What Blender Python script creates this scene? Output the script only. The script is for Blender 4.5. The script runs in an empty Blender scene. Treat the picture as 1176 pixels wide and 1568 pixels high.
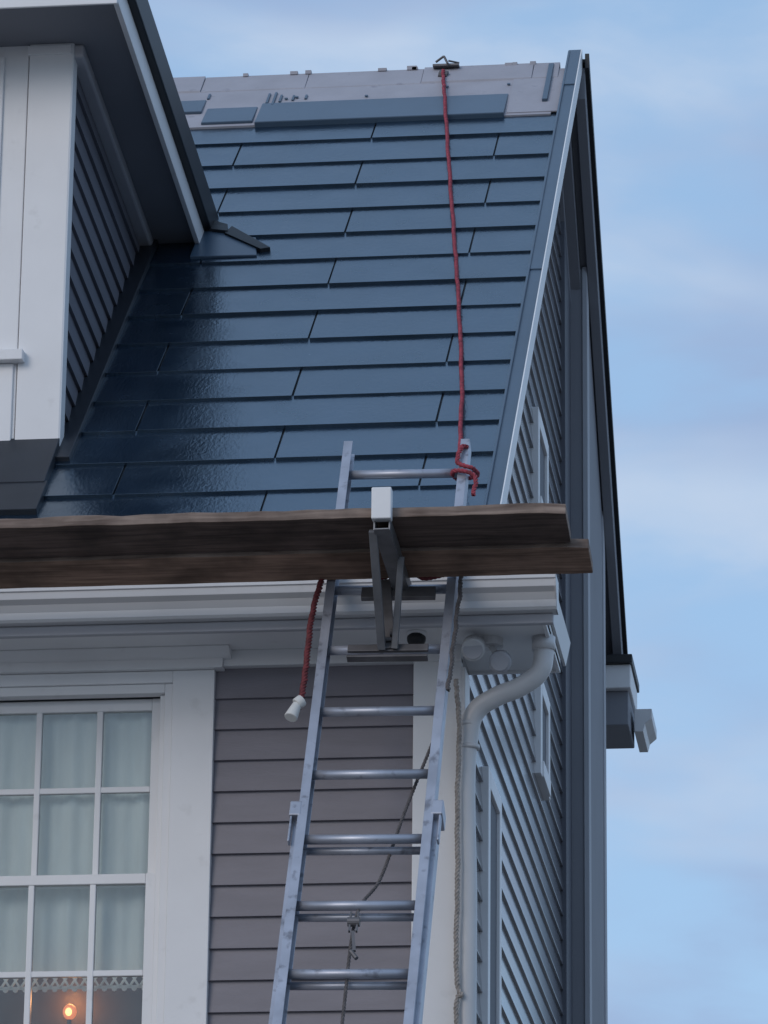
import bpy, math, random, bmesh
from mathutils import Vector, Matrix
random.seed(7)
scene=bpy.context.scene
COL=scene.collection
# ------------------------------------------------------------------ materials
def newmat(name):
    m=bpy.data.materials.new(name); m.use_nodes=True
    nt=m.node_tree; b=nt.nodes.get("Principled BSDF")
    return m,nt,b
def mat(name,col,rough=.5,metal=0,var=.12,scale=6,stretch=(1,1,1),bump=.0,bscale=60,spec=.5,dirt=None,rvar=0,ior=None,bdist=.01):
    m,nt,b=newmat(name); N=nt.nodes; L=nt.links
    tc=N.new("ShaderNodeTexCoord"); mp=N.new("ShaderNodeMapping"); mp.inputs['Scale'].default_value=stretch
    L.new(tc.outputs['Object'],mp.inputs[0])
    n1=N.new("ShaderNodeTexNoise"); n1.inputs['Scale'].default_value=scale; n1.inputs['Detail'].default_value=6
    L.new(mp.outputs[0],n1.inputs['Vector'])
    r=N.new("ShaderNodeMapRange"); r.inputs['From Min'].default_value=.3; r.inputs['From Max'].default_value=.7
    r.inputs['To Min'].default_value=1-var; r.inputs['To Max'].default_value=1+var
    L.new(n1.outputs[0],r.inputs[0])
    mx=N.new("ShaderNodeVectorMath"); mx.operation='SCALE'; mx.inputs[0].default_value=col[:3]
    L.new(r.outputs[0],mx.inputs['Scale'])
    out=mx.outputs[0]
    if dirt:
        n3=N.new("ShaderNodeTexNoise"); n3.inputs['Scale'].default_value=dirt[1]; n3.inputs['Detail'].default_value=8
        L.new(mp.outputs[0],n3.inputs['Vector'])
        cr=N.new("ShaderNodeMapRange"); cr.inputs['From Min'].default_value=dirt[2]; cr.inputs['From Max'].default_value=dirt[2]+.12
        cr.inputs['To Max'].default_value=dirt[3]
        L.new(n3.outputs[0],cr.inputs[0])
        mm=N.new("ShaderNodeMix"); mm.data_type='RGBA'; mm.inputs['B'].default_value=(*dirt[0],1)
        L.new(cr.outputs[0],mm.inputs['Factor']); L.new(out,mm.inputs['A']); out=mm.outputs['Result']
    L.new(out,b.inputs['Base Color'])
    b.inputs['Roughness'].default_value=rough; b.inputs['Metallic'].default_value=metal
    b.inputs['Specular IOR Level'].default_value=spec
    if ior: b.inputs['IOR'].default_value=ior
    if rvar:
        n4=N.new("ShaderNodeTexNoise"); n4.inputs['Scale'].default_value=5; n4.inputs['Detail'].default_value=8
        L.new(tc.outputs['Object'],n4.inputs['Vector'])
        q=N.new("ShaderNodeMapRange"); q.inputs['From Min'].default_value=.3; q.inputs['From Max'].default_value=.7
        q.inputs['To Min'].default_value=rough-rvar; q.inputs['To Max'].default_value=rough+rvar
        L.new(n4.outputs[0],q.inputs[0]); L.new(q.outputs[0],b.inputs['Roughness'])
    if bump:
        n2=N.new("ShaderNodeTexNoise"); n2.inputs['Scale'].default_value=bscale; n2.inputs['Detail'].default_value=4
        L.new(mp.outputs[0],n2.inputs['Vector'])
        bp=N.new("ShaderNodeBump"); bp.inputs['Strength'].default_value=bump; bp.inputs['Distance'].default_value=bdist
        L.new(n2.outputs[0],bp.inputs['Height']); L.new(bp.outputs[0],b.inputs['Normal'])
    return m
WHITE=mat("white_trim_paint",(.74,.735,.74),.45,var=.04,scale=3,bump=.05,bscale=30,dirt=((.50,.49,.48),11,.64,.35))
SOFFIT=mat("soffit_paint",(.42,.42,.45),.6,var=.06,scale=3)
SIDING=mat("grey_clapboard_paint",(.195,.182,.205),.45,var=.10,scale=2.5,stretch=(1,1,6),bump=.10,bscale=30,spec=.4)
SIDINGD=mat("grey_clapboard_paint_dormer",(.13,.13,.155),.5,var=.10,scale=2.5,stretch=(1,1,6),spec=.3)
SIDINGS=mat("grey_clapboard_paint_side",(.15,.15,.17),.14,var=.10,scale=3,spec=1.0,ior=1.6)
SHING=mat("slate_metal_shingle",(.006,.015,.030),.23,var=.25,scale=2.2,stretch=(2,1,1),bump=.25,bscale=38,spec=1.0,rvar=.06,ior=2.0,bdist=.005)
SHING.node_tree.nodes["Principled BSDF"].inputs['Specular Tint'].default_value=(.66,.82,.95,1)
RAKE=mat("rake_metal",(.05,.085,.13),.36,var=.10,scale=3,spec=.8,bump=.05,bscale=20)
BLACK=mat("black_metal",(.008,.009,.012),.5,var=.1)
FLASH=mat("step_flashing",(.018,.022,.03),.45,var=.15)
MEMB=mat("roof_underlayment",(.33,.325,.36),.7,var=.10,scale=4,bump=.25,bscale=14,dirt=((.19,.19,.22),16,.64,.6))
ALU=mat("ladder_aluminium",(.38,.40,.46),.42,metal=.5,var=.16,scale=9,dirt=((.13,.13,.15),22,.58,.7))
ALUD=mat("weathered_steel",(.12,.115,.12),.5,metal=.4,var=.25,scale=14)
GALV=mat("jack_channel",(.19,.19,.20),.45,metal=.5,var=.2,scale=14)
REDR=mat("red_rope_fibre",(.30,.045,.065),.8,var=.45,scale=60)
DRED=mat("dark_red_rope_fibre",(.15,.03,.035),.8,var=.4,scale=60)
BEIGE=mat("beige_rope_fibre",(.34,.30,.27),.85,var=.3,scale=60)
GREYR=mat("grey_cord_fibre",(.10,.09,.09),.85,var=.3,scale=60)
CONC=mat("gravel_ground",(.20,.185,.17),.9,var=.3,scale=2)
GUT=mat("gutter_enamel",(.58,.575,.58),.38,var=.04,scale=3,dirt=((.42,.41,.40),7,.64,.35))
TAPE=mat("masking_wrap",(.66,.65,.62),.7,var=.1)
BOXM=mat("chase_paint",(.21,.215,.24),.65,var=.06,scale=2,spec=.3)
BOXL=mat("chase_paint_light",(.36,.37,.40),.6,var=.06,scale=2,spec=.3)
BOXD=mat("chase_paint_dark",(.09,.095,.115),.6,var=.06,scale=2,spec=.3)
def woodmat(name,c1,c2):
    m,nt,b=newmat(name);N=nt.nodes;L=nt.links
    tc=N.new("ShaderNodeTexCoord"); mp=N.new("ShaderNodeMapping"); mp.inputs['Scale'].default_value=(1.1,16,16)
    L.new(tc.outputs['Object'],mp.inputs[0])
    n=N.new("ShaderNodeTexNoise"); n.inputs['Scale'].default_value=3; n.inputs['Detail'].default_value=9; n.inputs['Distortion'].default_value=.6
    L.new(mp.outputs[0],n.inputs['Vector'])
    cr=N.new("ShaderNodeValToRGB"); cr.color_ramp.elements[0].position=.32; cr.color_ramp.elements[1].position=.7
    cr.color_ramp.elements[0].color=(*c1,1); cr.color_ramp.elements[1].color=(*c2,1)
    L.new(n.outputs[0],cr.inputs[0])
    k=N.new("ShaderNodeTexNoise"); k.inputs['Scale'].default_value=5; k.inputs['Detail'].default_value=5
    L.new(tc.outputs['Object'],k.inputs['Vector'])
    kr=N.new("ShaderNodeMapRange"); kr.inputs['From Min'].default_value=.35; kr.inputs['From Max'].default_value=.6; kr.inputs['To Min'].default_value=.6; kr.inputs['To Max'].default_value=1.15
    L.new(k.outputs[0],kr.inputs[0])
    s=N.new("ShaderNodeVectorMath"); s.operation='SCALE'; L.new(cr.outputs[0],s.inputs[0]); L.new(kr.outputs[0],s.inputs['Scale'])
    L.new(s.outputs[0],b.inputs['Base Color']); b.inputs['Roughness'].default_value=.8; b.inputs['Specular IOR Level'].default_value=.25
    bp=N.new("ShaderNodeBump"); bp.inputs['Strength'].default_value=.4; bp.inputs['Distance'].default_value=.004
    L.new(n.outputs[0],bp.inputs['Height']); L.new(bp.outputs[0],b.inputs['Normal'])
    return m
WOOD=woodmat("plank_wood_dark",(.065,.045,.038),(.15,.105,.088))
WOOD2=woodmat("plank_wood_brown",(.17,.105,.075),(.34,.22,.16))
WOOD3=woodmat("plank_wood_edge",(.12,.085,.07),(.30,.23,.19))
def glassmat():
    m=bpy.data.materials.new("window_glass"); m.use_nodes=True; nt=m.node_tree; nt.nodes.clear(); N=nt.nodes;L=nt.links
    o=N.new("ShaderNodeOutputMaterial"); g=N.new("ShaderNodeBsdfGlossy"); g.inputs['Roughness'].default_value=.03
    t=N.new("ShaderNodeBsdfTransparent"); t.inputs[0].default_value=(.93,.95,.95,1); mx=N.new("ShaderNodeMixShader")
    fr=N.new("ShaderNodeFresnel"); fr.inputs[0].default_value=1.5
    ad=N.new("ShaderNodeMath"); ad.operation='ADD'; ad.inputs[1].default_value=.04; L.new(fr.outputs[0],ad.inputs[0])
    n=N.new("ShaderNodeTexNoise"); n.inputs['Scale'].default_value=4; bp=N.new("ShaderNodeBump"); bp.inputs['Strength'].default_value=.15; bp.inputs['Distance'].default_value=.02
    L.new(n.outputs[0],bp.inputs['Height']); L.new(bp.outputs[0],g.inputs['Normal'])
    L.new(ad.outputs[0],mx.inputs[0]); L.new(t.outputs[0],mx.inputs[1]); L.new(g.outputs[0],mx.inputs[2]); L.new(mx.outputs[0],o.inputs[0])
    return m
GLASS=glassmat()
CURT=mat("curtain_cloth",(.80,.84,.80),.9,var=.08,scale=5,stretch=(3,1,.6))
ROOM=mat("room_dark",(.05,.035,.028),.9,var=.5,scale=3)
def emis(name,c,s):
    m=bpy.data.materials.new(name); m.use_nodes=True; b=m.node_tree.nodes["Principled BSDF"]
    b.inputs['Emission Color'].default_value=(*c,1); b.inputs['Emission Strength'].default_value=s; return m
BULB=emis("lamp_bulb_glow",(1,.62,.18),2.5)
GLOBE=emis("lamp_globe_glow",(1,.22,.03),.8)
# ------------------------------------------------------------------ mesh collector
class MB:
    def __init__(s): s.v=[];s.f=[];s.mi={}
    def box(s,x0,x1,y0,y1,z0,z1):
        s.prism([(y0,z0),(y1,z0),(y1,z1),(y0,z1)],x0,x1); return s
    def prism(s,prof,a,b,axis='X'):
        n=len(prof);o=len(s.v)
        for t in (a,b):
            for (p,q) in prof:
                s.v.append({'X':(t,p,q),'Y':(p,t,q),'Z':(p,q,t)}[axis])
        for i in range(n):
            j=(i+1)%n; s.f.append((o+i,o+j,o+n+j,o+n+i))
        s.f.append(tuple(o+i for i in range(n))[::-1]); s.f.append(tuple(o+n+i for i in range(n)))
        return s
    def hexa(s,P):
        o=len(s.v); s.v+= [tuple(p) for p in P]
        for q in ((0,3,2,1),(4,5,6,7),(0,1,5,4),(1,2,6,5),(2,3,7,6),(3,0,4,7)): s.f.append(tuple(o+i for i in q))
        return s
    def bar(s,A,B,w,h,up=(0,0,1)):
        A=Vector(A);B=Vector(B);d=(B-A).normalized();u=Vector(up); r=d.cross(u).normalized(); u=r.cross(d).normalized()
        P=[]
        for sg in (-1,1):
            for (E,rr) in ((A,-1),(A,1),(B,1),(B,-1)):
                P.append(E+r*rr*w/2+u*sg*h/2)
        return s.hexa(P)
    def cyl(s,A,B,r,n=16,r2=None):
        A=Vector(A);B=Vector(B);d=(B-A).normalized(); t=Vector((0,0,1)) if abs(d.z)<.9 else Vector((1,0,0))
        u=d.cross(t).normalized();w=d.cross(u);o=len(s.v);r2=r if r2 is None else r2
        for E,rr in ((A,r),(B,r2)):
            for i in range(n):
                a=2*math.pi*i/n; s.v.append(tuple(E+u*math.cos(a)*rr+w*math.sin(a)*rr))
        for i in range(n):
            j=(i+1)%n; s.f.append((o+i,o+j,o+n+j,o+n+i))
        s.f.append(tuple(o+i for i in range(n))[::-1]); s.f.append(tuple(o+n+i for i in range(n)))
        return s
    def make(s,name,m,parent=None,bev=0,smooth=False):
        me=bpy.data.meshes.new(name); me.from_pydata(s.v,[],s.f)
        ms=m if isinstance(m,(list,tuple)) else [m]
        for q in ms: me.materials.append(q)
        for i,k in s.mi.items(): me.polygons[i].material_index=k
        bm=bmesh.new(); bm.from_mesh(me); bmesh.ops.recalc_face_normals(bm,faces=bm.faces); bm.to_mesh(me); bm.free()
        ob=bpy.data.objects.new(name,me); COL.objects.link(ob)
        if parent: ob.parent=parent
        if bev:
            b=ob.modifiers.new("bev",'BEVEL'); b.width=bev; b.segments=2; b.limit_method='ANGLE'; b.angle_limit=math.radians(40)
        if smooth:
            for p in me.polygons: p.use_smooth=len(p.vertices)==4
        return ob
def empty(name):
    e=bpy.data.objects.new(name,None); COL.objects.link(e); return e
def ball(name,loc,r,m,parent,sz=1):
    bpy.ops.mesh.primitive_uv_sphere_add(radius=r,location=loc,segments=32,ring_count=16); o=bpy.context.object; o.name=name; o.scale=(1,1,sz); o.data.materials.append(m); o.parent=parent
    for p in o.data.polygons: p.use_smooth=True
def tube(name,pts,r,m,parent=None):
    cu=bpy.data.curves.new(name,'CURVE'); cu.dimensions='3D'; cu.bevel_depth=r; cu.bevel_resolution=5; cu.resolution_u=12
    sp=cu.splines.new('BEZIER'); sp.bezier_points.add(len(pts)-1)
    for p,q in zip(sp.bezier_points,pts):
        p.co=q; p.handle_left_type=p.handle_right_type='AUTO'
    cu.materials.append(m)
    ob=bpy.data.objects.new(name+"_c",cu); COL.objects.link(ob)
    dg=bpy.context.evaluated_depsgraph_get(); me=bpy.data.meshes.new_from_object(ob.evaluated_get(dg))
    bpy.data.objects.remove(ob)
    mo=bpy.data.objects.new(name,me); COL.objects.link(mo)
    for p in me.polygons: p.use_smooth=True
    if parent: mo.parent=parent
    return mo
def rope(name,pts,r,m,parent=None,pitch=.045,wob=.0):
    P=[Vector(p) for p in pts]; dense=[]
    for i in range(len(P)-1):
        p0=P[max(i-1,0)];p1=P[i];p2=P[i+1];p3=P[min(i+2,len(P)-1)]
        n=max(2,int((p2-p1).length/.006))
        for k in range(n):
            t=k/n
            q=.5*((2*p1)+(-p0+p2)*t+(2*p0-5*p1+4*p2-p3)*t*t+(-p0+3*p1-3*p2+p3)*t**3)
            if wob:
                s_=(i+t)*5; q=q+Vector((math.sin(s_*2.1)+.6*math.sin(s_*4.7+1),0,0))*wob
            dense.append(q)
    dense.append(P[-1])
    mb=MB();N=6
    for strand in range(3):
        o=len(mb.v);L=0
        for i,c in enumerate(dense):
            d=(dense[min(i+1,len(dense)-1)]-dense[max(i-1,0)]).normalized()
            if i: L+=(c-dense[i-1]).length
            t=Vector((0,1,0)) if abs(d.y)<.8 else Vector((1,0,0))
            u=d.cross(t).normalized();w=d.cross(u)
            a=2*math.pi*(L/pitch+strand/3); cc=c+(u*math.cos(a)+w*math.sin(a))*r*.5
            for k in range(N):
                b=2*math.pi*k/N; mb.v.append(tuple(cc+(u*math.cos(b)+w*math.sin(b))*r*.58))
        for i in range(len(dense)-1):
            for k in range(N):
                j=(k+1)%N; mb.f.append((o+i*N+k,o+i*N+j,o+(i+1)*N+j,o+(i+1)*N+k))
    return mb.make(name,m,parent,smooth=True)

# ------------------------------------------------------------------ key dimensions (metres)
E=.115; YE=-.30; ZE=6.33; TP=math.tan(.7413); YR=4.06; ZR=ZE+TP*(YR-YE)
YC=3.985; ZC=ZE+TP*(YC-YE)          # field of the roof: ridge sits a little below the rake trim
def rz(y): return ZE+TP*(y-YE)
XS=.153; XL=-8.0
YB=6.65; ZB=ZR-TP*(YB-YR)
house=empty("clapboard_house")
prof=[(.45,0),(.45,6.30),(YC,ZC-.16),(YB-.3,ZR-.16-TP*(YB-.3-YR)-.05),(YB-.3,0)]
WX0,WX1,WZ0,WZ1=-1.655,-.905,4.60,6.06
c=MB(); c.prism(prof,XL,XS-.02)
c.box(XL,WX0,.02,.45,0,6.2).box(WX1,XS-.021,.02,.45,0,6.2).box(WX0,WX1,.02,.45,0,WZ0).box(WX0,WX1,.02,.45,WZ1,6.2)
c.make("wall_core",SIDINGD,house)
def lapfront(mb,x0,x1,ztop,zbot,e=E):
    k=1
    while ztop-k*e>zbot-e:
        z=ztop-k*e
        mb.prism([(-.018,z),(-.017,z+.004),(-.002,z+e+.012),(.025,z+e+.012),(.025,z)],x0,x1); k+=1
s=MB(); lapfront(s,-.722,.002,6.14,.3); lapfront(s,XL,-1.86,6.14,.3); lapfront(s,-1.86,-.722,4.55,.3)
s.make("front_clapboards",SIDING,house)
s=MB();k=0
while True:
    z=6.14-E*48+E*k; k+=1
    if z>ZR-.2: break
    if z<.2: continue
    y0=max(.0,(z+E-ZE+.02)/TP+YE+.0); y1=min(YB-.3,YR+(ZR-z-.10)/TP)
    if y1-y0<.05: break
    s.prism([(XS+.018,z),(XS+.0185,z+.002),(XS+.006,z+E+.010),(XS-.022,z+E+.010),(XS-.022,z)],y0,y1,'Y')
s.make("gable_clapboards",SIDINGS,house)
t=MB(); t.box(.0,XS+.02,-.03,.026,0,6.16); t.box(XS-.015,XS+.034,-.027,.13,0,6.12)
t.make("corner_board",WHITE,house,bev=.003)
t=MB(); GW=((.85,1.22,4.2,5.90),(2.98,3.36,7.78,8.10),(3.10,3.42,6.62,6.92))
for (y0,y1,z0,z1) in GW:
    t.box(XS,XS+.040,y0-.07,y0,z0-.07,z1+.07); t.box(XS,XS+.040,y1,y1+.07,z0-.07,z1+.07); t.box(XS,XS+.041,y0,y1,z1,z1+.07); t.box(XS,XS+.048,y0-.01,y1+.01,z0-.07,z0)
t.make("gable_window_trim",WHITE,house,bev=.003)
t=MB()
for (y0,y1,z0,z1) in GW: t.box(XS-.02,XS+.027,y0,y1,z0,z1)
t.make("gable_window_panes",BOXD,house)
# front window
t=MB()
t.box(-.875,-.722,-.035,.03,4.45,6.13); t.box(-1.86,-1.685,-.035,.03,4.45,6.13)
t.box(-1.685,-.875,-.033,.03,6.085,6.13)
t.box(-.905,-.8751,-.022,.03,4.55,6.0849); t.box(-1.685,-1.6551,-.022,.03,4.55,6.0849); t.box(-1.6549,-.9051,-.022,.03,6.05,6.0849)
t.box(-1.90,-.70,-.075,.03,4.43,4.47)
t.box(-.925,-.9052,.0,.05,4.60,6.049); t.box(-1.655,-1.635,.0,.05,4.60,6.049)
t.make("window_casing",WHITE,house,bev=.003)
def sash(mb,z0,z1,y,hm):
    mb.box(-1.655,-1.612,y,y+.035,z0,z1); mb.box(-.962,-.9249,y,y+.035,z0,z1)
    mb.box(-1.612,-.962,y+.001,y+.034,z1-.045 if z1>6 else z1-.038,z1-.001); mb.box(-1.612,-.962,y+.001,y+.034,z0+.001,z0+.036)
    for x in (-1.153,-1.377): mb.box(x-.011,x+.011,y+.004,y+.03,z0+.035,z1-.037)
    mb.box(-1.611,-.963,y+.006,y+.028,hm-.011,hm+.011)
s=MB(); sash(s,5.355,6.05,.045,5.712); s.make("upper_sash",WHITE,house,bev=.003)
s=MB(); sash(s,4.60,5.392,.012,5.03); s.make("lower_sash",WHITE,house,bev=.003)
g=MB(); g.box(-1.615,-.958,.060,.062,5.38,6.03); g.box(-1.615,-.958,.027,.029,4.62,5.37); g.make("window_glass",GLASS,house)
mb=MB(); n=160
def cy(x): return .112+.006*math.sin(x*46)+.004*math.sin(x*97+1)
for i in range(n+1):
    x=-1.64+.72*i/n
    mb.v+=[(x,cy(x),6.06),(x,cy(x)+.004,5.055)]
for i in range(n): mb.f.append((2*i,2*i+1,2*i+3,2*i+2))
mb.make("curtain",CURT,house)
mb=MB()
for i in range(20):
    x=-1.64+.72*i/20; xx=x+.036
    mb.bar((x,.11,5.056),(xx,.11,5.0),.008,.006,(0,1,0)); mb.bar((xx,.112,5.056),(x,.112,5.0),.008,.006,(0,1,0))
    mb.cyl((x+.018,.11,4.995),(x+.018,.115,4.995),.010,8)
mb.box(-1.64,-.92,.109,.113,4.995,5.006)
mb.make("curtain_lace_hem",CURT,house)
r=MB(); r.box(WX0,WX1,.40,.42,4.5,6.1); r.make("room_back",ROOM,house)
lampo=empty("table_lamp"); lx=-1.275;lz=4.95
ball("bulb",(lx,.265,lz-.004),.012,BULB,lampo,1.2)
ball("globe",(lx,.285,lz),.025,GLOBE,lampo,1.15)
b=MB(); b.cyl((lx,.28,4.64),(lx,.28,lz-.03),.008,12); b.cyl((lx,.28,4.60),(lx,.28,4.64),.05,20); b.make("stem",ALUD,lampo)
pl=bpy.data.lights.new("lamp_light",'POINT'); pl.energy=1.5; pl.color=(1,.42,.14); pl.shadow_soft_size=.03
po=bpy.data.objects.new("lamp_light",pl); COL.objects.link(po); po.location=(lx,.33,lz+.05); po.parent=lampo
# frieze, soffit, crown
t=MB()
t.box(XL,-.69,-.060,.03,6.131,6.20); t.box(-.69,XS+.02,-.040,.03,6.1405,6.20)
t.prism([(-.061,6.165),(-.075,6.17),(-.11,6.195),(-.11,6.2),(-.03,6.2),(-.03,6.165)],XL,-.66)
t.make("frieze_board",WHITE,house,bev=.003)
t=MB(); t.box(XL,.50,-.30,.05,6.20,6.225); t.box(XL,.50,-.315,-.298,6.185,6.33); t.box(.13,.50,.05,.32,6.20,6.225); t.box(.485,.50,-.29,.32,6.19,6.33)
t.box(.13,.485,.305,.32,6.19,6.33)
t.make("eave_soffit",WHITE,house,bev=.002)
def gutter(mb,x0,x1):
    pr=[(-.316,6.335),(-.316,6.215),(-.385,6.215),(-.392,6.225),(-.392,6.25),(-.405,6.275),(-.425,6.29),(-.428,6.315),(-.434,6.318),(-.434,6.335),(-.424,6.335),(-.420,6.295),(-.384,6.25),(-.380,6.222),(-.322,6.222),(-.322,6.335)]
    mb.prism(pr,x0,x1)
g=MB(); gutter(g,XL,.545)
g.prism([(-.316,6.215),(-.385,6.215),(-.392,6.25),(-.425,6.29),(-.434,6.333),(-.316,6.333)],.541,.547)
g.make("eave_gutter",GUT,house,bev=.001)
g=MB(); g.prism([(.502,6.335),(.502,6.245),(.512,6.245),(.530,6.335),(.525,6.335),(.511,6.252),(.507,6.252),(.507,6.335)],-.314,.42,'Y')
g.make("return_gutter",GUT,house,bev=.001)
t=MB(); t.box(XL,.53,-.345,-.3151,6.178,6.2145); t.make("fascia_bead",SOFFIT,house,bev=.004)
# ------------------------------------------------------------------ roof deck
d=MB()
d.prism([(YE,ZE-.012),(YC,ZC-.012),(YC+.1,ZC-.10),(YB,ZB-.09),(YB,ZB-.13),(YC,ZC-.17),(YE+.02,ZE-.10)],XL,.2349)
d.prism([(YE,ZE-.012),(YR,ZR-.012),(YB,ZB-.012),(YB,ZB-.10),(YR,ZR-.13),(YE+.02,ZE-.10)],.235,.268)
d.make("roof_deck",BOXM,house)
d=MB(); d.prism([(YE,ZE+.02),(YR,ZR+.02),(YR,ZR-.06),(YE,ZE-.05)],.2685,.293)
d.make("front_rake_fascia",WHITE,house,bev=.003)
d=MB(); d.prism([(YR+.001,ZR-.03),(YB,ZB-.03),(YB,ZB-.17),(YR+.001,ZR-.19)],.2685,.315)
d.prism([(YR+.0,ZR-.10),(YB-.3,ZB+.3*TP-.10),(YB-.3,ZB+.3*TP-.32),(YR+.0,ZR-.34)],XS-.01,XS+.035)
d.make("rear_rake_fascia",BOXM,house,bev=.003)
d=MB(); d.prism([(YR-.02,ZR+.035),(YB+.03,ZB+.0),(YB+.03,ZB-.05),(YR-.02,ZR-.04)],.3155,.336)
d.prism([(YR-.0,ZR+.016),(YB+.03,ZB+.001),(YB+.03,ZB-.005),(YR-.0,ZR+.0)],.236,.3155)
d.prism([(YC+.10,ZC-.095),(YB+.03,ZB-.05),(YB+.03,ZB-.08),(YC+.10,ZC-.099)],XL,.2355)
d.make("rear_roof",BLACK,house,bev=.002)
d=MB(); d.prism([(YE+.2,ZE+.2*TP-.08),(YR,ZR-.10),(YR,ZR-.20),(YE+.2,ZE+.2*TP-.16)],XS-.01,XS+.026)
d.make("front_rake_frieze",BOXM,house,bev=.002)
d=MB(); zt=lambda y: ZR-TP*(y-YR)-.15
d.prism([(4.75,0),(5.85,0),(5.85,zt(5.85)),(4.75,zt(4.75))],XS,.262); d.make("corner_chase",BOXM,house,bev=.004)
d=MB(); d.prism([(4.742,0),(4.86,0),(4.86,zt(4.86)),(4.742,zt(4.742))],.243,.268)
d.prism([(5.74,0),(5.86,0),(5.86,zt(5.86)),(5.74,zt(5.74))],.24,.268)
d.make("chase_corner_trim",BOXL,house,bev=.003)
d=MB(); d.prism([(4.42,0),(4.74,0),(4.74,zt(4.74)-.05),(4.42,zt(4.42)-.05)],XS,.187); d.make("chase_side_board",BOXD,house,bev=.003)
d=MB(); d.box(.14,.365,6.25,6.75,7.86,7.985); d.make("rear_eave_fascia",WHITE,house,bev=.006)
d=MB(); d.box(.14,.35,6.3,6.75,7.68,7.86); d.make("rear_eave_return",BOXM,house,bev=.006)
d=MB(); d.box(.13,.375,6.22,6.78,7.985,8.03); d.make("rear_return_roof",BLACK,house,bev=.004)
d=MB(); d.prism([(.365,7.82),(.365,7.70),(.41,7.70),(.42,7.74),(.455,7.77),(.455,7.82)],6.5,6.9,'Y'); d.make("rear_gutter",GUT,house,bev=.003)
# ------------------------------------------------------------------ shingles
Nn=Vector((0,-math.sin(.7413),math.cos(.7413)))
def slab(mb,x0,x1,y0,y1,h0,h1,base=0):
    A=Vector((0,y0,rz(y0)));B=Vector((0,y1,rz(y1)))
    def pt(x,Q,h): return Vector((x,0,0))+Q+Nn*h
    mb.hexa([pt(x0,A,base),pt(x1,A,base),pt(x1,B,base),pt(x0,B,base),pt(x0,A,h0),pt(x1,A,h0),pt(x1,B,h1),pt(x0,B,h1)])
S=MB(); DY=.2268
for k in range(-2,15):
    y0=.126+DY*k
    if y0<YE: y0=YE-.01
    y1=.126+DY*(k+1)+.02
    j=-.61 if k%2==0 else -.03
    xs=[.238]
    x=j+1.17
    while x>XL:
        x-=1.17
        if x<.2: xs.append(max(x+random.uniform(-.012,.012),XL))
    for a,b in zip(xs[:-1],xs[1:]):
        h=.016+random.uniform(-.002,.002); h1=.003+random.uniform(-.0012,.002)
        yy=y0+random.uniform(-.003,.003)
        slab(S,b+.008,a,yy,y1,h,h1)
S.make("roof_shingles",SHING,house,bev=.003)
S=MB(); slab(S,XL,.238,YE,YR-.6,-.002,-.002,-.008); S.make("roof_felt",BLACK,house)
S=MB()
slab(S,-1.175,-.015,3.475,3.70,.034,.022,.0); slab(S,-1.43,-1.19,3.50,3.665,.030,.022,.0); slab(S,-3.0,-1.45,3.62,3.76,.030,.022,.0)
S.make("loose_top_shingles",RAKE,house,bev=.005)
S=MB(); slab(S,XL,.20,3.48,YC-.02,.016,.016,-.005); 
slab(S,-.005,.238,3.50,YC-.03,.020,.020,.014)
S.make("roof_underlayment",MEMB,house)
S=MB()
x=XL
while x<.2:
    x2=min(x+.45+random.uniform(0,.2),.205); q=random.uniform(-.005,.005)
    S.prism([(YC-.14,rz(YC-.14)+.028+q),(YC,ZC+.036+q),(YC+.14,rz(YC-.14)+.028),(YC+.14,rz(YC-.14)+.0),(YC,ZC+.015),(YC-.14,rz(YC-.14)+.02)],x,x2-.003); x=x2
for i in range(10):
    x=random.uniform(-1.6,.1); S.box(x,x+random.uniform(.02,.05),YC-.015,YC+.01,ZC+.025,ZC+.040+random.uniform(0,.006))
S.make("ridge_cap",MEMB,house,bev=.002)
S=MB()
for i in range(5):
    x=random.uniform(-1.7,.15);y=random.choice([3.74,3.80])+random.uniform(-.01,.01)
    c=Vector((x,y,rz(y)))+Nn*.02; S.cyl(c,c+Nn*.006,.008,10)
for (x,y,l) in ((-1.16,3.70,.10),(-1.13,3.68,.13),(-1.10,3.71,.07),(-1.04,3.72,.05),(-.98,3.73,.04),(-1.45,3.77,.05)):
    slab(S,x,x+.010,y,y+l,.024,.024,.016)
S.make("cap_nails",RAKE,house)
S=MB()
ys=[YE-.02,1.95,3.72,YR+.02]
for i in range(3):
    slab(S,.235,.297,ys[i],ys[i+1]+.02,.040+.004*i,.038+.004*i)
slab(S,.235,.245,ys[0],ys[-1],.050,.052)
slab(S,.150,.175,3.60,YC,.035,.035)
S.make("rake_metal",RAKE,house,bev=.003)
S=MB(); slab(S,.2972,.302,ys[0],ys[-1],.054,.056,-.03); S.make("rake_drip_edge",WHITE,house)
# ------------------------------------------------------------------ dormer
DX=-1.483; DYF=.68; DXL=-3.9
dz=lambda y,z0: z0-.10*(y-.28)
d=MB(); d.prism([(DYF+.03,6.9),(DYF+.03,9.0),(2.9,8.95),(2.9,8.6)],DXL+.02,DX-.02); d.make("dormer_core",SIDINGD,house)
s=MB();k=0
while True:
    z=7.20+E*k;k+=1
    if z>8.85: break
    y1=(z-ZE+.12)/TP+YE
    n=[(DX+.017,z),(DX+.016,z+.004),(DX+.002,z+E+.012),(DX-.022,z+E+.012),(DX-.022,z)]
    o=len(s.v)
    for y in (DYF+.02,y1+.15):
        for p,q in n: s.v.append((p,y,q-.09*(y-DYF)))
    m=5
    for i in range(m):
        j=(i+1)%m; s.f.append((o+i,o+j,o+m+j,o+m+i))
    s.f.append((o,o+1,o+2,o+3,o+4)); s.f.append((o+9,o+8,o+7,o+6,o+5))
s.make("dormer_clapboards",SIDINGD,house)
d=MB()
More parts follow.
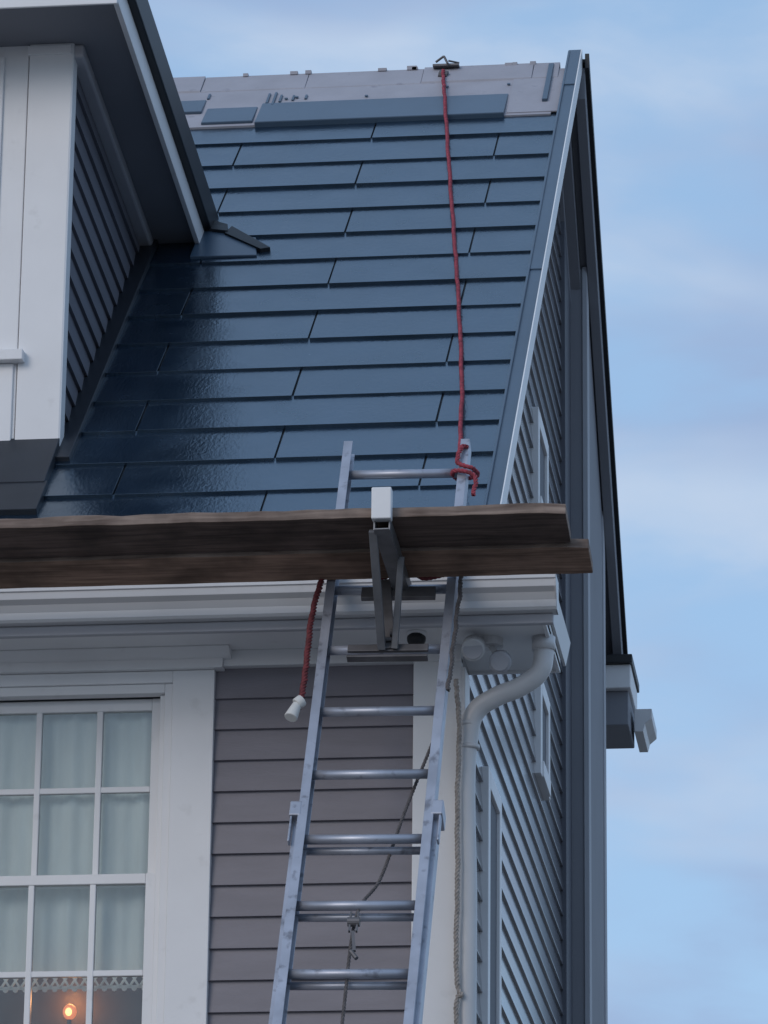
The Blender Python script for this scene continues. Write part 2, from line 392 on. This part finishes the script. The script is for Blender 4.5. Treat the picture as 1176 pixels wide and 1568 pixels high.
d.box(-1.640,DX+.018,DYF-.03,DYF+.03,7.22,8.97); d.box(DX-.01,DX+.022,DYF-.028,DYF+.05,7.235,8.95)
d.box(-3.7,-1.644,DYF-.022,DYF+.03,7.22,8.96)
d.box(-3.6,-1.74,DYF-.034,DYF+.0,7.66,8.9)
d.make("dormer_front_boards",WHITE,house,bev=.004)
d=MB(); d.box(-3.6,-1.612,DYF-.075,DYF,7.595,7.640); d.box(-1.646,-1.47,DYF-.04,DYF+.03,8.90,8.94)
d.box(-3.7,-1.44,DYF-.06,DYF+.03,8.97,9.0); d.box(-3.6,-1.655,DYF-.034,DYF,7.22,7.595)
d.make("dormer_sill",WHITE,house,bev=.004)
def sl(mb,x0,x1,y0,y1,za,zb):
    mb.prism([(y0,dz(y0,za)),(y1,dz(y1,za)),(y1,dz(y1,zb)),(y0,dz(y0,zb))],x0,x1)
d=MB(); sl(d,DXL,-1.24,.30,2.75,8.985,9.01); d.make("dormer_soffit",BOXM,house)
d=MB(); sl(d,-1.2395,-1.218,.275,2.62,8.945,9.06); d.box(DXL,-1.218,.262,.2745,8.93,9.10); d.make("dormer_fascia",WHITE,house,bev=.003)
d=MB(); sl(d,DX-.0,DX+.06,DYF-.02,2.75,8.93,8.985); d.make("dormer_crown_mould",SOFFIT,house,bev=.01)
d=MB(); sl(d,DXL,-1.185,.24,2.62,9.0605,9.215); d.make("dormer_roof_edge",BLACK,house,bev=.006)
d=MB(); h=9.16; d.v=[(DXL,.26,h+.02),(-1.20,.26,h+.02),(-1.20,3.2,h-.28),(DXL,3.2,h-.28),(-2.55,1.4,h+.42),(-2.55,3.45,h+.36)]
d.f=[(0,1,4),(1,2,5,4),(3,0,4,5),(2,3,5),(0,3,2,1)]; d.make("dormer_roof",BLACK,house)
S=MB(); slab(S,DX+.0,DX+.075,.60,2.6,.034,.034); S.make("step_flashing",FLASH,house,bev=.003)
S=MB(); slab(S,DXL,DX+.02,.42,.70,.040,.06); slab(S,DXL,DX+.03,.24,.43,.034,.036); S.make("apron_flashing",FLASH,house,bev=.003)
a=lambda x,y,h: Vector((x,y,rz(y)))+Nn*h
S=MB(); S.hexa([a(-1.24,2.20,.0),a(-.95,2.20,.0),a(-.98,2.36,.0),a(-1.24,2.44,.0),a(-1.24,2.20,.026),a(-.95,2.20,.022),a(-.98,2.36,.022),a(-1.24,2.44,.026)])
S.make("valley_flashing",RAKE,house,bev=.004)
S=MB()
S.hexa([a(-1.26,2.44,.0),a(-1.11,2.40,.0),a(-1.12,2.46,.0),a(-1.26,2.52,.0),a(-1.26,2.44,.04),a(-1.11,2.40,.038),a(-1.12,2.46,.038),a(-1.26,2.52,.05)])
S.hexa([a(-1.12,2.39,.0),a(-.94,2.24,.0),a(-.90,2.25,.0),a(-1.10,2.45,.0),a(-1.12,2.39,.034),a(-.94,2.24,.030),a(-.90,2.25,.030),a(-1.10,2.45,.034)])
S.make("valley_edge",BLACK,house)
# ------------------------------------------------------------------ downspout
tube("downspout",[(.475,-.10,6.205),(.475,-.10,6.13),(.462,-.10,6.075),(.40,-.095,6.025),(.30,-.085,5.985),(.232,-.075,5.94),(.206,-.07,5.86),(.202,-.07,5.2),(.20,-.07,3),(.20,-.07,.1)],.036,GUT,house)
t=MB()
t.cyl((.206,-.07,5.80),(.206,-.07,5.815),.0385,24); t.cyl((.475,-.10,6.15),(.475,-.10,6.20),.042,24); t.cyl((.206,-.07,5.885),(.206,-.07,5.90),.038,24)
t.make("downspout_collars",GUT,house,smooth=True)
fl=empty("twin_floodlight")
m=MB(); m.cyl((.235,-.23,6.12),(.23,-.15,6.16),.042,24); m.make("head",GUT,fl,bev=.006,smooth=True)
m=MB(); m.cyl((.325,-.17,6.09),(.32,-.09,6.12),.040,24); m.make("head_b",SOFFIT,fl,bev=.006,smooth=True)
m=MB(); m.cyl((.28,-.10,6.20),(.28,-.10,6.17),.05,20); m.bar((.28,-.10,6.18),(.24,-.15,6.16),.02,.02); m.bar((.28,-.10,6.18),(.32,-.10,6.12),.02,.02); m.make("base",GUT,fl)
m=MB(); m.cyl((.235,-.2305,6.12),(.2352,-.236,6.1197),.034,24); m.cyl((.325,-.1705,6.09),(.3252,-.176,6.0897),.032,24); m.make("lens",SOFFIT,fl)
dc=empty("dome_camera")
m=MB(); m.cyl((.03,-.20,6.20),(.03,-.20,6.18),.036,24); m.make("mount",WHITE,dc,bev=.003)
ball("dome",(.03,-.205,6.175),.034,BLACK,dc)
# ------------------------------------------------------------------ ladder
LA=math.radians(25); LD=Vector((-.022,-math.sin(LA),-math.cos(LA))).normalized(); LX=Vector((1,0,-.012)).normalized()
LN=LX.cross(LD).normalized()
if LN.y>0: LN=-LN
L0=Vector((-.020,-.50,6.30))
def lp(s,x=0,n=0): return L0+LD*s+LX*x+LN*n
lad=empty("extension_ladder")
def rail(mb,s0,s1,x,n,side,w=.030,dp=.072):
    t=.004
    A=lp(s0,x,n);B=lp(s1,x,n)
    mb.bar(A,B,t,dp,LN)
    for q in (-1,1):
        off=LN*q*(dp/2-t/2)-LX*side*w/2
        mb.bar(A+off,B+off,w,t,LN)
HW=.226
R=MB(); rail(R,-.655,2.35,-HW,0,-1); rail(R,-.655,2.35,HW,0,1); R.make("fly_rails",ALU,lad,bev=.001)
R=MB(); rail(R,1.07,6.9,-.243,-.030,-1); rail(R,1.07,6.9,.240,-.030,1); R.make("base_rails",ALU,lad,bev=.001)
R=MB(); SP=.281
for i in range(-3,8):
    s_=.325+SP*i
    R.cyl(lp(s_,-HW),lp(s_,HW),.017,12)
for i in range(0,20):
    s_=.325+SP*3+.014+SP*i
    if s_>6.8: break
    R.cyl(lp(s_,-.238,-.045),lp(s_,.238,-.045),.014,12)
R.make("rungs",ALU,lad,smooth=True)
R=MB()
for sd in (-1,1):
    A=lp(1.03,sd*.238,-.01);B=lp(1.09,sd*.238,-.01); R.bar(A,B,.040,.095,LN)
    R.bar(lp(1.09,sd*.250,.02),lp(1.20,sd*.250,.02),.008,.03,LN)
R.make("guide_brackets",ALU,lad,bev=.005)
R=MB(); 
for i in (-1,1): R.bar(lp(1.50,.0+i*.012,.03),lp(1.58,.0+i*.012,.03),.006,.012,LN)
R.cyl(lp(1.54,-.02,.03),lp(1.54,.02,.03),.016,14); R.bar(lp(1.58,0,.03),lp(1.66,.012,.03),.010,.010,LN); R.cyl(lp(1.66,.0,.03),lp(1.69,.022,.03),.008,8)
R.make("pulley",ALUD,lad)
# ------------------------------------------------------------------ planks
def plank(name,x0,x1,ya,za,yb,zb,m):
    th=.038; d=Vector((0,yb-ya,zb-za)).normalized(); up=Vector((0,-d.z,d.y))
    seg=60; mb=MB(); rings=[]
    for i in range(seg+1):
        x=x0+(x1-x0)*i/seg
        j=lambda a:random.uniform(-a,a)
        A=Vector((x,ya,za))+d*j(.002)+up*j(.0015); B=Vector((x,yb,zb))+up*j(.001)
        if i==seg: A+=d*.012; 
        ex=(random.uniform(-.006,.006) if i in(0,seg) else 0)
        o=len(mb.v)
        for P in (A,B,B+up*th,A+up*(th+j(.0025))): mb.v.append((P.x+ex,P.y,P.z))
        rings.append(o)
    for a_,b_ in zip(rings[:-1],rings[1:]):
        for q in range(4):
            if q==3: mb.mi[len(mb.f)]=1
            mb.f.append((a_+q,a_+(q+1)%4,b_+(q+1)%4,b_+q))
    mb.f.append(tuple(rings[0]+q for q in range(4))); mb.mi[len(mb.f)]=1; mb.f.append(tuple(rings[-1]+q for q in (3,2,1,0)))
    return mb.make(name,[m,WOOD3],None,bev=.003)
plank("scaffold_plank",-4.2,.632,-1.005,6.365,-.775,6.331,WOOD)
plank("scaffold_plank",-4.1,.682,-.768,6.318,-.560,6.288,WOOD2)
# ------------------------------------------------------------------ ladder jack
J=empty("ladder_jack"); jx=.005
m=MB(); m.box(jx-.034,jx+.034,-1.055,-1.012,6.345,6.458); m.make("end_stop",WHITE,J,bev=.004)
m=MB(); 
for q in (-1,1):
    m.bar((jx+q*.026,-1.03,6.335),(jx+q*.026+.012,-.50,6.262),.006,.05)
m.bar((jx,-1.04,6.313),(jx+.012,-.50,6.236),.05,.005)
m.make("support_arm",GALV,J,bev=.001)
m=MB(); 
b1=lp(.36,.03,.045)
m.bar((jx-.034,-1.00,6.32),b1+Vector((-.035,0,0)),.028,.022,(0,1,0)); m.bar((jx+.04,-.80,6.29),b1+Vector((.01,0,0)),.022,.02,(0,1,0))
m.make("diagonal_brace",GALV,J,bev=.002)
m=MB(); m.bar(lp(.35,-.125,.035),lp(.35,.155,.035),.03,.012,LN); m.bar(lp(.39,-.125,.03),lp(.39,.155,.03),.010,.03,LN)
m.bar(lp(.09,-.10,.03),lp(.09,.16,.03),.05,.02,LN); m.bar(lp(.04,-.02,.045),lp(.36,.02,.045),.04,.012,LN)
m.cyl(lp(.30,.02,.06),lp(.30,.04,.06),.014,10); m.cyl(lp(.33,-.01,.06),lp(.33,.05,.06),.008,8)
m.make("rung_hooks",ALUD,J,bev=.002)
# ------------------------------------------------------------------ ropes
a=lambda x,y,h=.036: tuple(Vector((x,y,rz(y)))+Nn*h)
def L(s,x,n): return tuple(lp(s,x,n))
rope("red_safety_rope",[a(-.345,3.92,.05),a(-.335,3.84,.035),a(-.30,3.6,.044),a(-.215,3.0),a(-.106,2.25),a(-.034,1.75),a(.057,1.05),a(.12,.45,.09),L(-.66,HW-.01,-.02),
   L(-.60,HW-.02,.05),L(-.52,HW-.03,.055),L(-.50,HW+.025,.04),L(-.53,HW+.03,-.03),L(-.52,HW-.04,-.03),L(-.49,HW-.045,.04),L(-.47,HW+.01,.055),L(-.44,HW+.04,.05),L(-.36,HW+.035,.05)],.0085,REDR,wob=.0014)
rope("tie_rope",[L(-.02,-HW+.01,.05),L(.03,-HW-.015,.05),L(.2,-.262,.045),L(.4,-.262,.04),L(.52,-.262,.04),L(.62,-.268,.04)],.011,DRED,wob=.001)
m=MB(); m.cyl(lp(.59,-.258,.045),lp(.61,-.278,.045),.022,14); m.cyl(lp(.61,-.275,.045),lp(.67,-.292,.045),.016,14,.024); m.make("taped_rope_end",TAPE,None,bev=.004,smooth=True)
rope("tie_rope",[L(-.02,HW+.01,.05),L(.05,HW+.022,.05),L(.3,HW+.018,.05),L(.55,HW+.012,.04)],.008,GREYR,wob=.002)
rope("tie_rope",[L(.02,-HW,.04),L(.0,-.12,.05),L(.035,-.04,.05),L(.0,.06,.05),L(.04,.12,.05),L(.01,HW,.05)],.007,DRED)
rope("hanging_rope",[(.165,-.14,6.04),(.17,-.14,5.98),(.178,-.135,5.85),(.172,-.13,5.6),(.174,-.13,5.3),(.17,-.125,5.05),(.176,-.12,4.93),(.19,-.12,4.90),(.172,-.12,4.88),(.176,-.12,4.7)],.009,BEIGE,wob=.001)
rope("haul_cord",[L(.60,.21,-.06),L(1.0,.12,-.05),L(1.3,.06,-.045),L(1.50,.0,.0),L(1.9,-.01,-.02),L(2.4,-.01,-.02)],.006,GREYR)
an=empty("ridge_anchor"); c=Vector((-.345,3.95,ZC+.02))
m=MB(); m.box(c.x-.055,c.x+.07,c.y-.02,c.y+.03,c.z,c.z+.012); m.cyl(c+Vector((-.04,-.02,.02)),c+Vector((.0,-.03,.045)),.006,8); m.cyl(c+Vector((.0,-.03,.045)),c+Vector((.02,-.04,.0)),.006,8)
m.cyl(c+Vector((-.02,-.05,-.06)),c+Vector((.02,-.05,-.07)),.026,14); m.cyl(c+Vector((.02,-.02,.025)),c+Vector((.07,0,.02)),.005,8)
m.make("hook",ALUD,an,bev=.002)
m=MB(); m.v=[(-400,-400,0),(400,-400,0),(400,400,0),(-400,400,0)]; m.f=[(0,1,2,3)]; m.make("ground",CONC)
# ------------------------------------------------------------------ world
W=bpy.data.worlds.new("World"); scene.world=W; W.use_nodes=True; nt=W.node_tree; N=nt.nodes;K=nt.links
bg=N["Background"]
sky=N.new("ShaderNodeTexSky"); sky.sky_type='NISHITA'; sky.sun_disc=False; sky.sun_elevation=math.radians(25); sky.sun_rotation=math.radians(209)
sky.air_density=1.2; sky.dust_density=.6; sky.ozone_density=2
tc=N.new("ShaderNodeTexCoord"); mp=N.new("ShaderNodeMapping"); mp.inputs['Scale'].default_value=(1,1,2.8); mp.inputs['Location'].default_value=(.3,.1,.52); K.new(tc.outputs['Generated'],mp.inputs[0])
hz=N.new("ShaderNodeMix"); hz.data_type='RGBA'; hz.inputs['Factor'].default_value=.68; hz.inputs['B'].default_value=(3.0,4.7,7.1,1); K.new(sky.outputs[0],hz.inputs['A'])
def noise(sc,det,ro):
    n=N.new("ShaderNodeTexNoise"); n.inputs['Scale'].default_value=sc; n.inputs['Detail'].default_value=det; n.inputs['Roughness'].default_value=ro; n.inputs['Distortion'].default_value=.2
    K.new(mp.outputs[0],n.inputs['Vector']); return n
def rng(n,a_,b_,c_,d_):
    r=N.new("ShaderNodeMapRange"); r.interpolation_type='SMOOTHSTEP'
    for i,v in zip(('From Min','From Max','To Min','To Max'),(a_,b_,c_,d_)): r.inputs[i].default_value=v
    K.new(n.outputs[0],r.inputs[0]); return r
n1=noise(12,7,.5); r1=rng(n1,.34,.70,0,.9)
n2=noise(8,4,.4); r2=rng(n2,.40,.64,0,.85)
cc=N.new("ShaderNodeMix"); cc.data_type='RGBA'; cc.inputs['A'].default_value=(4.2,5.1,6.5,1); cc.inputs['B'].default_value=(2.4,3.3,5.2,1); K.new(r2.outputs[0],cc.inputs['Factor'])
mx=N.new("ShaderNodeMix"); mx.data_type='RGBA'; K.new(r1.outputs[0],mx.inputs['Factor']); K.new(hz.outputs['Result'],mx.inputs['A']); K.new(cc.outputs['Result'],mx.inputs['B'])
K.new(mx.outputs['Result'],bg.inputs[0]); bg.inputs[1].default_value=.125
su=bpy.data.lights.new("sun",'SUN'); su.energy=.95; su.angle=math.radians(28); su.color=(1,.90,.82)
so=bpy.data.objects.new("sun",su); COL.objects.link(so)
sd=Vector((-.45,-.8,.42)).normalized(); so.rotation_euler=(-sd).to_track_quat('-Z','Y').to_euler(); so.location=(-4,-10,14)
# ------------------------------------------------------------------ camera
f,th,a_,ro=6778.5,.3231,.1244,.0112
F=Vector((-math.sin(a_)*math.cos(th),math.cos(a_)*math.cos(th),math.sin(th)))
r_=Vector((math.cos(a_),math.sin(a_),0)); u_=r_.cross(F)
Rr=r_*math.cos(ro)+u_*math.sin(ro); U=-r_*math.sin(ro)+u_*math.cos(ro)
cam=bpy.data.cameras.new("camera"); co=bpy.data.objects.new("camera",cam); COL.objects.link(co)
M=Matrix((Rr,U,-F)).transposed().to_4x4(); M.translation=Vector((1.7816,-15.1823,1.6)); co.matrix_world=M
cam.sensor_fit='VERTICAL'; cam.sensor_height=24; cam.lens=f/1568*24; cam.clip_end=2000
scene.camera=co
scene.view_settings.view_transform='Standard'; scene.view_settings.look='None'; scene.view_settings.exposure=0
